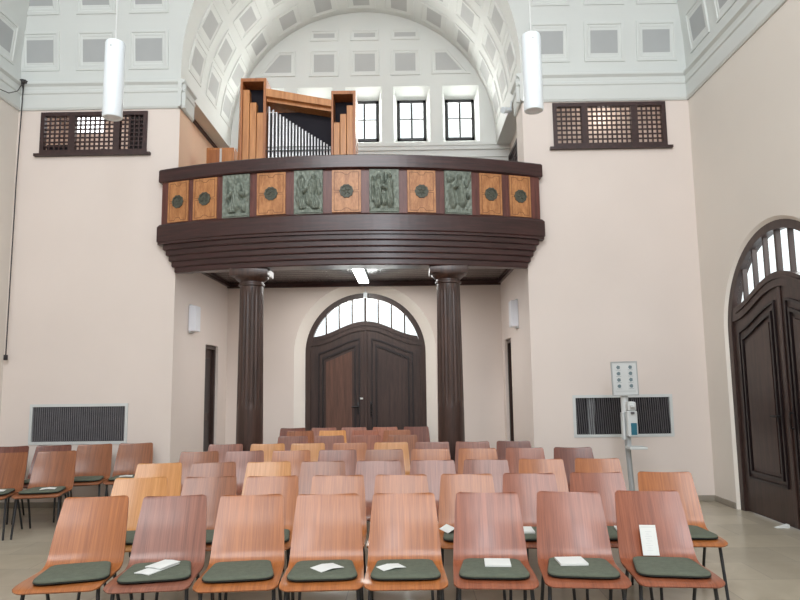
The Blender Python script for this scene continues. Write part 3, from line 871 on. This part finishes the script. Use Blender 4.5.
# ------------------------------------------------------------------ lamps
for x, lb in ((-2.76, 'white cylinder pendant lamp hanging in front of the left lattice window'), (1.215, 'white cylinder pendant lamp hanging beside the right edge of the vault')):
    r = thing('pendant_lamp', lb, 'lamp', (x, 6.0, 4.085), 0, 'white pendant lamps')
    bm = bmesh.new(); add_lathe(bm, [(.055, .012), (.064, .0), (.086, .0), (.091, .012), (.091, .735), (.086, .75), (.02, .752)], seg=36)
    obj('shade', bm, 'lamp_white', r, smooth=True, angle=35)
    bm = bmesh.new(); add_lathe(bm, [(.054, .004), (.05, .006)], seg=28); obj('bulb_opening', bm, 'lamp_grey', r)
    top = ZC1 + sqrt(RC * RC - (x - CX) ** 2) - 4.085
    bm = bmesh.new(); add_tube(bm, [(0, 0, .74), (0, 0, top)], .005, 6); obj('cord', bm, 'cord_white', r)
    bm = bmesh.new(); add_tube(bm, [(0, -.089, .68), (0, -.094, .68)], .008, 8); obj('screw', bm, 'grey_metal', r)
def sconce(x, y, z0, z1, s, lb):
    r = thing('wall_lamp', lb, 'wall lamp', (x, y, z0), 0, 'white wall lamps in the recess')
    bm = box(min(0, s * .11), max(0, s * .11), -.11, .11, .02, z1 - z0 - .02, .012); obj('shade', bm, 'lamp_grey', r)
    bm = box(min(0, s * .03), max(0, s * .03), -.09, .09, 0, z1 - z0, .004); obj('back_plate', bm, 'light_metal', r)
sconce(RL, 9.62, 2.32, 2.73, 1, 'white box wall lamp on the left side wall below the gallery')
sconce(RR, 9.92, 2.35, 2.78, -1, 'white box wall lamp on the right side wall below the gallery')
r = thing('ceiling_light', 'long white fluorescent light under the gallery ceiling in front of rear door', 'lamp', (-.73, 10.4, ZS))
bm = box(-.095, .095, -.84, .84, -.05, 0, .006); obj('housing', bm, 'lamp_white', r)
bm = box(-.08, .08, -.82, .82, -.062, -.045, .004); obj('diffuser', bm, 'strip', r)
r = thing('sensor', 'small white sensor at the crown of the rear door arch', 'sensor', (-.735, YB + .12, 3.06))
bm = box(-.035, .035, -.06, .0, 0, .10, .008); obj('body', bm, 'lamp_white', r)
bm = bmesh.new(); add_tube(bm, [(0, 0, .1), (0, -.1, .20)], .006); obj('lead', bm, 'lamp_white', r)

# cable in the left rear corner
cab = thing('cable', 'thin black cable hanging down the left rear corner from a bracket', 'cable', (XL + .0765, YW - .09, 0))
bm = bmesh.new()
pt = [(0.02, 0, 5.82), (.015, 0, 5.4), (.0, .0, 4.4), (.0, 0, 3.2), (-.0, 0, 1.95)]
add_tube(bm, pt, .008, 6)
add_tube(bm, [(0.02, 0, 5.82), (0.015, -.12, 5.63), (.01, -.30, 5.52), (0, -.6, 5.47), (-.0, -1.2, 5.46), (0, -2.0, 5.5)], .006, 6)
obj('lead', bm, 'cord', cab)
bm = bmesh.new(); add_box(bm, -.075, .06, -.03, .03, 5.80, 5.84); add_tube(bm, [(0.0, 0, 5.85), (.02, 0, 5.72)], [.03, .01], 8); obj('bracket', bm, 'cord', cab)
bm = bmesh.new(); add_box(bm, -.02, .02, -.02, .02, 1.93, 2.0, 0, .005); obj('plug', bm, 'cord', cab)

# ------------------------------------------------------------------ disinfectant stand
st = thing('disinfectant_stand', 'grey disinfectant dispenser stand with white notice board before right grille', 'stand', (2.67, 8.2, 0))
lean = -.046
bm = box(-.17, .17, -.17, .17, 0, .012, .004); obj('base_plate', bm, 'grey_metal', st)
def sx(z): return lean * z
bm = bmesh.new(); add_tube(bm, [(sx(.01), 0, .01), (sx(.92), 0, .92)], .032, 14); obj('pole', bm, 'grey_metal', st, smooth=True, angle=40)
bm = bmesh.new(); add_tube(bm, [(-.048, 0, .86), (-.046, 0, 1.45)], .043, 14); obj('upper_pole', bm, 'light_metal', st, smooth=True, angle=40)
bm = box(-.103, -.08, -.07, .0, .86, 1.18); obj('bracket', bm, 'light_metal', st)
bm = bmesh.new()
b0 = -.038
add_box(bm, b0 - .03, b0 + .09, -.15, -.05, .90, 1.20, 0, .012); add_box(bm, b0 - .02, b0 + .08, -.16, -.05, 1.20, 1.31, 0, .02); add_box(bm, b0 + .0, b0 + .05, -.2, -.1, 1.24, 1.27, 0, .008)
dsp = obj('dispenser', bm, 'light_metal', st)
obj('dispenser_label', box(b0 + .005, b0 + .075, -.155, -.14, .92, 1.06, .003), 'teal', dsp)
obj('nozzle', box(b0 + .01, b0 + .05, -.17, -.11, 1.165, 1.19, .004), 'slat', dsp)
obj('drip_tray', box(b0 - .04, b0 + .165, -.22, -.03, .755, .785, .006), 'light_metal', st)
obj('tray_arm', box(b0 - .02, b0 + .03, -.06, .0, .74, .90, .006), 'grey_metal', st)
sb = obj('notice_board', box(-.152, .152, -.025, 0, 0, .40, .004), 'light_metal', st)
sb.location = (-.048, -.05, 1.385); sb.rotation_euler = (0, radians(-1.0), 0)
obj('board_frame', (lambda b: (add_ring(b, [(-.156, -.005), (.156, -.005), (.156, .405), (-.156, .405)], [(-.145, .008), (.145, .008), (.145, .392), (-.145, .392)], -.032, -.002), b)[1])(bmesh.new()), 'grey_metal', sb)
for cx_ in (-.072, .072):
    for k in range(4):
        bm = bmesh.new(); zc = .335 - k * .075
        add_prism(bm, [(cx_ + .02 * cos(q * pi / 5) * (1 + .25 * (q % 2)), zc + .02 * sin(q * pi / 5) * (1 + .25 * ((q + k) % 2))) for q in range(10)], -.0275, -.025)
        add_box(bm, cx_ - .03, cx_ + .03, -.0272, -.025, zc - .034, zc - .031)
        obj('pictogram', bm, 'picto', sb)
bm = bmesh.new()
for zc in (.042, .052): add_box(bm, -.12, .12, -.027, -.025, zc - .0025, zc + .0025)
obj('fine_print', bm, 'pencil', sb)

tag(obj('door_wedge', (lambda b: (add_prism(b, [(-.07, 0.001), (.07, 0.001), (.07, .035)], -.03, .03), b)[1])(bmesh.new()), 'paper'),
    'small white paper wedge on the floor at the right-hand door', 'wedge').location = (XR - .035, 7.32, 0)

# ------------------------------------------------------------------ chairs
def shell_bm(side, s0, s1, ns=14, nu=12, th=0.011, round0=0.0, round1=0.0):
    """side: profile points (y,z,halfwidth,dish) param by arclength; sub-range s0..s1"""
    P = [Vector((p[0], p[1])) for p in side]
    L = [0.0]
    for a, b in zip(P, P[1:]): L.append(L[-1] + (b - a).length)
    T = L[-1]
    def at(s):
        s = max(0, min(T, s))
        for i in range(len(L) - 1):
            if s <= L[i + 1] + 1e-9:
                t = (s - L[i]) / (L[i + 1] - L[i])
                # catmull-rom
                def g(k): return Vector(side[max(0, min(len(side) - 1, k))])
                p0, p1, p2, p3 = g(i - 1), g(i), g(i + 1), g(i + 2)
                return 0.5 * ((2 * p1) + (p2 - p0) * t + (2 * p0 - 5 * p1 + 4 * p2 - p3) * t * t + (3 * p1 - p0 - 3 * p2 + p3) * t ** 3)
    sa, sb_ = s0 * T, s1 * T
    ss = [sa + (sb_ - sa) * i / ns for i in range(ns + 1)]
    if round0: ss = sorted(set([sa + round0 * (1 - cos(pi / 2 * k / 5)) for k in range(6)] + [s for s in ss if s > sa + round0]))
    if round1: ss = sorted(set([sb_ - round1 * (1 - cos(pi / 2 * k / 5)) for k in range(6)] + [s for s in ss if s < sb_ - round1]))
    grid = []
    for s in ss:
        q = at(s); hw = q[2]
        if round0 and s < sa + round0: d = s - sa; hw = hw - round0 + sqrt(max(0, round0 ** 2 - (round0 - d) ** 2))
        if round1 and s > sb_ - round1: d = sb_ - s; hw = hw - round1 + sqrt(max(0, round1 ** 2 - (round1 - d) ** 2))
        q2 = at(s + .004); q1 = at(s - .004)
        tn = Vector((q2[0] - q1[0], q2[1] - q1[1])).normalized(); nr = Vector((-tn.y, tn.x))   # sitter side
        row = []
        for k in range(nu + 1):
            u = -1 + 2 * k / nu
            off = q[3] * (u * u)
            row.append(Vector((u * hw, q[0] + nr.x * off, q[1] + nr.y * off)))
        grid.append((row, nr))
    bm = bmesh.new()
    A = [[bm.verts.new(v) for v in row] for row, nr in grid]
    B = [[bm.verts.new((v.x, v.y - nr.x * th, v.z - nr.y * th)) for v in row] for row, nr in grid]
    m = len(A)
    for i in range(m - 1):
        for k in range(nu):
            bm.faces.new((A[i][k], A[i][k + 1], A[i + 1][k + 1], A[i + 1][k])); bm.faces.new((B[i][k], B[i + 1][k], B[i + 1][k + 1], B[i][k + 1]))
        bm.faces.new((A[i][0], A[i + 1][0], B[i + 1][0], B[i][0])); bm.faces.new((A[i][nu], B[i][nu], B[i + 1][nu], A[i + 1][nu]))
    for k in range(nu):
        bm.faces.new((A[0][k], B[0][k], B[0][k + 1], A[0][k + 1])); bm.faces.new((A[m - 1][k], A[m - 1][k + 1], B[m - 1][k + 1], B[m - 1][k]))
    return bm
# profile from the seat front to the top of the back; origin on the floor under the top edge of the back
SIDE = [(-.72, .422, .232, .0), (-.70, .435, .238, .0), (-.64, .442, .240, .002), (-.52, .437, .239, .006), (-.40, .428, .238, .010), (-.29, .424, .237, .012),
        (-.225, .438, .235, .016), (-.185, .48, .233, .018), (-.15, .55, .229, .020), (-.105, .645, .222, .020), (-.055, .745, .213, .018), (-.015, .83, .205, .016)]
SPL = 0.53
def make_chair(tone):
    t = empty('plywood_chair')
    m = TONES[tone]
    obj('seat', shell_bm(SIDE, 0, SPL, 12, 12, round0=.05), m, t, smooth=True, angle=50)
    obj('backrest', shell_bm(SIDE, SPL, 1, 14, 12, round1=.03), m, t, smooth=True, angle=50)
    for s in (-1, 1):
        bm = bmesh.new(); add_tube(bm, [(s * .205, -.61, .415), (s * .214, -.645, .2), (s * .222, -.675, .0)], [.0115, .011, .0105], 10); obj('leg', bm, 'leg', t, smooth=True, angle=40)
        bm = bmesh.new(); add_tube(bm, [(s * .205, -.30, .405), (s * .212, -.20, .2), (s * .218, -.12, .0)], [.0115, .011, .0105], 10); obj('leg', bm, 'leg', t, smooth=True, angle=40)
    bm = bmesh.new()
    add_tube(bm, [(-.205, -.29, .402), (-.212, -.45, .412), (-.212, -.61, .418), (-.19, -.665, .414), (.0, -.675, .411), (.19, -.665, .414), (.212, -.61, .418), (.212, -.45, .412), (.205, -.29, .402)], .0095, 8)
    add_tube(bm, [(-.205, -.32, .400), (.205, -.32, .400)], .009, 8)
    obj('seat_frame', bm, 'leg', t, smooth=True, angle=40)
    return t
def kids(o): return [c for c in C.objects if c.parent == o]
PROTO = {}
def place(tone, x, y, rz):
    if tone not in PROTO:
        PROTO[tone] = r = make_chair(tone)
        PROTO[tone + '_k'] = kids(r)
    else:
        src = PROTO[tone]; r = src.copy(); C.objects.link(r)
        for c in PROTO[tone + '_k']:
            d = c.copy(); C.objects.link(d); d.parent = r
    r.location = (x, y, 0); r.rotation_euler = (0, 0, rz)
    return r
ORD = ['first', 'second', 'third', 'fourth', 'fifth', 'sixth', 'seventh', 'eighth', 'ninth']
ROWS = [
    (4.60, [-2.105, -1.575, -1.060, -.546, -.04, .517, 1.06, 1.582], ['orange', 'purple', 'orange', 'orange', 'orange', 'red', 'red', 'red']),
    (5.51, [-2.166, -1.605, -1.103, -.573, -.064, .461, .961, 1.50, 2.046], ['honey', 'brown', 'orange', 'orange', 'orange', 'orange', 'red', 'red', 'orange']),
    (6.495, [-2.383, -1.864, -1.336, -.818, -.292, .223, .729, 1.252, 1.785], ['honey', 'brown', 'honey', 'brown', 'purple', 'purple', 'purple', 'orange', 'orange']),
    (7.57, [-2.333, -1.828, -1.307, -.792, -.274, .239, .763, 1.285, 1.818], ['brown', 'purple', 'orange', 'purple', 'brown', 'orange', 'orange', 'red', 'dark']),
    (8.44, [-2.28, -1.755, -1.254, -.730, -.219, .290, .790, 1.298], ['purple', 'honey', 'honey', 'orange', 'honey', 'purple', 'purple', 'dark']),
    (9.60, [-1.641, -1.125, -.599, -.089], ['purple', 'purple', 'red', 'brown']),
    (10.65, [-1.705, -1.198, -.679, -.183], ['brown', 'honey', 'red', 'brown']),
    (11.33, [-1.94, -1.418, -.914, -.393, .128], ['dark', 'purple', 'purple', 'red', 'dark']),
]
FRONT_YAW = [.135, .115, .10, .06, .02, -.05, -.09, -.09]
ROWN = ['front row', 'second row', 'third row', 'fourth row', 'fifth row', 'sixth row back, before the rear door', 'seventh row back, before the rear door', 'last row, before the rear door']
rnd = random.Random(3)
CH = {}
for ri_, (y, xs, tn) in enumerate(ROWS):
    for i, x in enumerate(xs):
        rz = FRONT_YAW[i] if ri_ == 0 else -.05 * (x + .2) + rnd.uniform(-.012, .012)
        if ri_ == 4 and i == 7: tn[i] = 'dark'
        c = place(tn[i], x, y, rz)
        # keep the top of the back where it was measured
        c.location.x = x - .015 * sin(rz); c.location.y = y + .015 * cos(rz)
        if ri_ == 0: lb = '%s plywood chair, %s from the left in the front row' % (TONE_WORD[tn[i]], ORD[i])
        else: lb = '%s plywood chair, %s from left in the %s' % (TONE_WORD[tn[i]], ORD[i], ROWN[ri_])
        tag(c, lb, 'chair', 'plywood chairs in the rows facing forward')
        CH[(ri_, i)] = c
LEFT = [(-5.0, 8.50), (-4.50, 8.58), (-4.02, 8.67), (-3.53, 8.76)]
LEFT2 = [(-4.56, 7.70), (-4.06, 7.82)]
for i, (x, y) in enumerate(LEFT):
    c = place('brown' if i > 1 else 'dark', x, y, .2)
    tag(c, '%s plywood chair by left grille, %s from the left in the rear row' % (TONE_WORD['brown' if i > 1 else 'dark'], ORD[i]), 'chair', 'plywood chairs in the block at the left wall')
    CH[('L', i)] = c
for i, (x, y) in enumerate(LEFT2):
    c = place('brown', x, y, .2)
    tag(c, 'warm brown plywood chair at left wall, %s' % ('cut by the left picture edge, nearer row' if i == 0 else 'in the nearer row, next to the bare floor'), 'chair', 'plywood chairs in the block at the left wall')
    CH[('M', i)] = c

# ------------------------------------------------------------------ seat cushions
def cushion_meshes():
    # outline: rounded trapezoid, front edge at y=-.195, back at .185
    def outl(k, n=8):
        cs = [(-.172, .205, .05), (-.213, -.205, .10), (.213, -.205, .10), (.172, .205, .05)]
        pts = []
        m = len(cs)
        for i in range(m):
            p = Vector(cs[i][:2]); a = Vector(cs[i - 1][:2]); b = Vector(cs[(i + 1) % m][:2]); r = cs[i][2]
            da = (a - p).normalized(); db = (b - p).normalized()
            for q in range(n + 1):
                t = q / n
                s = p + da * r * (1 - t) ** 2 + db * r * t ** 2
                pts.append(s * k)
        return pts
    bm = bmesh.new()
    rings = []
    for k, z in ((.985, .006), (1.0, .010), (1.0, .016), (.985, .021), (.94, .025), (.7, .028), (.35, .029)):
        rings.append([bm.verts.new((p.x, p.y, z)) for p in outl(k)])
    n = len(rings[0])
    for a, b in zip(rings, rings[1:]):
        for i in range(n): bm.faces.new((a[i], a[(i + 1) % n], b[(i + 1) % n], b[i]))
    c = bm.verts.new((0, 0, .029))
    for i in range(n): bm.faces.new((rings[-1][i], rings[-1][(i + 1) % n], c))
    bm.faces.new(rings[0][::-1])
    pb = bmesh.new()
    A = [pb.verts.new((p.x, p.y, 0)) for p in outl(.985)]; B = [pb.verts.new((p.x, p.y, .004)) for p in outl(1.006)]; D = [pb.verts.new((p.x, p.y, .011)) for p in outl(1.006)]; E = [pb.verts.new((p.x, p.y, .012)) for p in outl(.96)]
    for a, b in ((A, B), (B, D), (D, E)):
        for i in range(n): pb.faces.new((a[i], a[(i + 1) % n], b[(i + 1) % n], b[i]))
    pb.faces.new(A[::-1])
    return bm, pb
cp = None
def cushion(chair, label, dx=0, dy=0, dr=0):
    global cp
    if cp is None:
        a, b = cushion_meshes()
        cp = obj('seat_cushion', a, 'cushion', smooth=True, angle=60); k = obj('piping', b, 'piping', cp); cp2 = cp
        o = cp
    else:
        o = cp.copy(); C.objects.link(o)
        k = [q for q in C.objects if q.parent == cp][0].copy(); C.objects.link(k); k.parent = o
    rz = chair.rotation_euler.z
    l = Vector((dx, -.445 + dy, .4455))
    M_ = Matrix.Rotation(rz, 3, 'Z')
    o.location = chair.location + M_ @ l; o.rotation_euler = (-.022, 0, rz + dr)
    tag(o, label, 'seat cushion', 'green felt seat cushions')
    return o
CD = ['lying bare on', 'under a stack of white leaflets on', 'lying bare on', 'under an open white leaf on', 'under a small white leaf on', 'under a white booklet on', 'under a larger white booklet on', 'before an upright white leaflet on']
for i in range(8):
    cushion(CH[(0, i)], 'green cushion %s the %s front row chair from left' % (CD[i], ORD[i]), [.025, .0, -.01, -.005, 0, .0, .0, .0][i], [-.01, 0, 0, .0, 0, 0, 0, 0][i], [.16, .10, .06, .02, .0, -.02, -.04, -.06][i])
for i in range(9):
    cushion(CH[(1, i)], 'green felt cushion on the %s second-row chair from the left' % ORD[i], 0, 0, rnd.uniform(-.05, .05))
for i in range(4): cushion(CH[('L', i)], 'green felt cushion on the %s rear chair from the left, by the left grille' % ORD[i])
for i in range(2): cushion(CH[('M', i)], 'green cushion on %s in the nearer row at left wall' % ('the chair at the picture edge' if i == 0 else 'the right chair'))

# ------------------------------------------------------------------ papers
def on_seat(chair, dx, dy, z):
    return chair.location + Matrix.Rotation(chair.rotation_euler.z, 3, 'Z') @ Vector((dx, dy, z))
ZP = .4775
def sheet(name, label, cat, chair, dx, dy, rot, w, h, t, fold=0.0, z=ZP, tilt=(0, 0)):
    bm = bmesh.new()
    n = 6
    P = []
    for k in range(n + 1):
        u = -w / 2 + w * k / n
        zz = fold * (1 - abs(2 * k / n - 1)) if fold >= 0 else -fold * abs(2 * k / n - 1)
        P.append((u, zz))
    poly = [(u, zz + t) for u, zz in P] + [(u, zz) for u, zz in reversed(P)]
    add_prism(bm, poly, -h / 2, h / 2)
    o = obj(name, bm, 'paper')
    o.location = on_seat(chair, dx, dy, z); o.rotation_euler = (tilt[0], tilt[1], chair.rotation_euler.z + rot)
    tag(o, label, cat)
    return o
f = lambda i: CH[(0, i)]
sheet('folded_leaflet', 'lower white folded leaflet of the pair on the second front row cushion', 'leaflet', f(1), -.0, -.46, -.5, .11, .26, .004, .003)
sheet('folded_leaflet', 'upper white folded leaflet of the pair on the second front row cushion', 'leaflet', f(1), .02, -.41, -.5, .12, .17, .005, .004, z=ZP + .009)
sheet('open_leaf', 'white open leaf lying skewed on the fourth front row cushion', 'leaflet', f(3), .02, -.475, .62, .16, .125, .002, .008)
sheet('open_leaf', 'small white leaf on the left of the fifth front row cushion', 'leaflet', f(4), -.085, -.475, .5, .15, .10, .002, .008)
o = sheet('booklet', 'small white booklet lying on the sixth front row cushion', 'booklet', f(5), .03, -.41, -.03, .155, .155, .010)
o2 = sheet('booklet', 'white booklet at left of the seventh front row cushion', 'booklet', f(6), -.05, -.405, .12, .165, .16, .012)
lf = sheet('leaflet', 'white printed leaflet standing upright against the last front row chair back', 'leaflet', f(7), -.045, -.215, 0, .10, .185, .002, 0, z=.546, tilt=(radians(68), 0))
lf.location.z += .012
bm = bmesh.new(); add_box(bm, -.045, .045, .078, .081, .002, .0026)
for k in range(9): add_box(bm, -.02 + .006 * sin(k * 2), .012 + .008 * cos(k * 3), .05 - k * .014, .0515 - k * .014, .002, .0026)
obj('print', bm, 'pencil', lf)
s2 = lambda i: CH[(1, i)]
sheet('booklet', 'white booklet on the second-row seat seen beside the second front chair', 'booklet', s2(2), -.15, -.36, .1, .11, .17, .012, tilt=(.7, 0), z=.535)
sheet('leaflet', 'crumpled white leaflet on the second-row seat seen left of sixth front chair', 'leaflet', s2(5), -.14, -.42, .4, .12, .16, .003, .03)
sheet('booklet', 'white booklet on the second-row seat seen right of sixth front chair', 'booklet', s2(6), -.10, -.45, .05, .15, .18, .012)
sheet('booklet', 'white booklet on the second-row seat seen left of last front chair', 'booklet', s2(7), .12, -.45, -.05, .15, .18, .012)
sheet('booklet', 'white booklet on the cushion of the rightmost second-row chair', 'booklet', s2(8), -.12, -.42, .1, .12, .17, .012)
sheet('leaflet', 'white leaflet on the right chair of the nearer row at left wall', 'leaflet', CH[('M', 1)], .06, -.50, .1, .15, .12, .003, .006)
sheet('leaflet', 'white leaflet on the chair cut by the left picture edge', 'leaflet', CH[('M', 0)], .08, -.50, .1, .14, .12, .003, .006)
sheet('leaflet', 'white leaflet on the rightmost rear chair by the left grille', 'leaflet', CH[('L', 3)], -.02, -.50, .1, .15, .12, .003, .006)

# ------------------------------------------------------------------ light
w = bpy.data.worlds.new('sky'); scene.world = w; w.use_nodes = True
bg = w.node_tree.nodes['Background']; bg.inputs['Color'].default_value = (0.93, 0.965, 1.0, 1); bg.inputs['Strength'].default_value = 1.6

def area(name, loc, target, sx_, sy_, power, col=(1, 1, 1)):
    l = bpy.data.lights.new(name, 'AREA'); l.shape = 'RECTANGLE'; l.size = sx_; l.size_y = sy_; l.energy = power; l.color = col
    o = bpy.data.objects.new(name, l); C.objects.link(o); o.location = loc
    d = Vector(target) - Vector(loc); o.rotation_euler = d.to_track_quat('-Z', 'Y').to_euler()
    return o
area('daylight_front', (CX, -1.8, 8.3), (CX, 6.5, 1.6), 6.0, 3.0, 520, (0.97, 0.98, 1.0))
area('daylight_front_window', (.95, -2.9, 5.4), (.2, 8, 1.2), 1.1, 2.3, 130, (0.85, 0.92, 1.0))
area('recess_fill', (CX, 10.2, ZS - .08), (CX, 10.2, 0), 2.6, 1.6, 44, (1.0, .98, .95))
area('daylight_gallery', (CX + .2, YB - .25, 6.4), (CX, 8.5, 6.6), 3.6, 1.0, 30, (1.0, .99, .96))
area('daylight_gallery_outside', (CX, YB + 1.2, 6.5), (CX, YB - 1, 6.4), 6.0, 3.0, 1300, (1.0, .99, .97))
area('daylight_rear_door', (D1C, YB + 1.3, 3.2), (D1C, YB - .5, 2.6), 2.4, 1.0, 170, (1.0, .99, .97))
area('daylight_side_door', (XR + 1.3, D2C, 3.4), (XR - .5, D2C, 2.6), 2.4, 1.0, 60, (1.0, .99, .97))
for x, y, z, e in ((-4.35, YW + .45, 5.3, 2.2), (2.85, YW + .28, 5.36, 3.0)):  # unseen point lights added to brighten the rooms behind the lattices
    l = bpy.data.lights.new('loft_fill', 'POINT'); l.energy = e; l.shadow_soft_size = .08; l.color = (1, .93, .86)
    o = bpy.data.objects.new('loft_fill', l); C.objects.link(o); o.location = (x, y, z)

# ------------------------------------------------------------------ camera
cam = bpy.data.cameras.new('camera'); co = bpy.data.objects.new('camera', cam); C.objects.link(co)
cam.sensor_width = 36.0; cam.lens = 665.76 / 800 * 36.0; cam.clip_start = 0.05
pit, rol, yaw, hh = .123, .0123, .0104, 1.5726
R = Matrix.Rotation(yaw, 4, 'Z') @ Matrix.Rotation(pi / 2 + pit, 4, 'X') @ Matrix.Rotation(-rol, 4, 'Z')
co.matrix_world = Matrix.Translation((0, 0, hh)) @ R
scene.camera = co
scene.view_settings.view_transform = 'Standard'
scene.view_settings.look = 'None'
scene.view_settings.exposure = 0.0
scene.cycles.sample_clamp_indirect = 6.0
scene.cycles.max_bounces = 10
scene.cycles.diffuse_bounces = 6
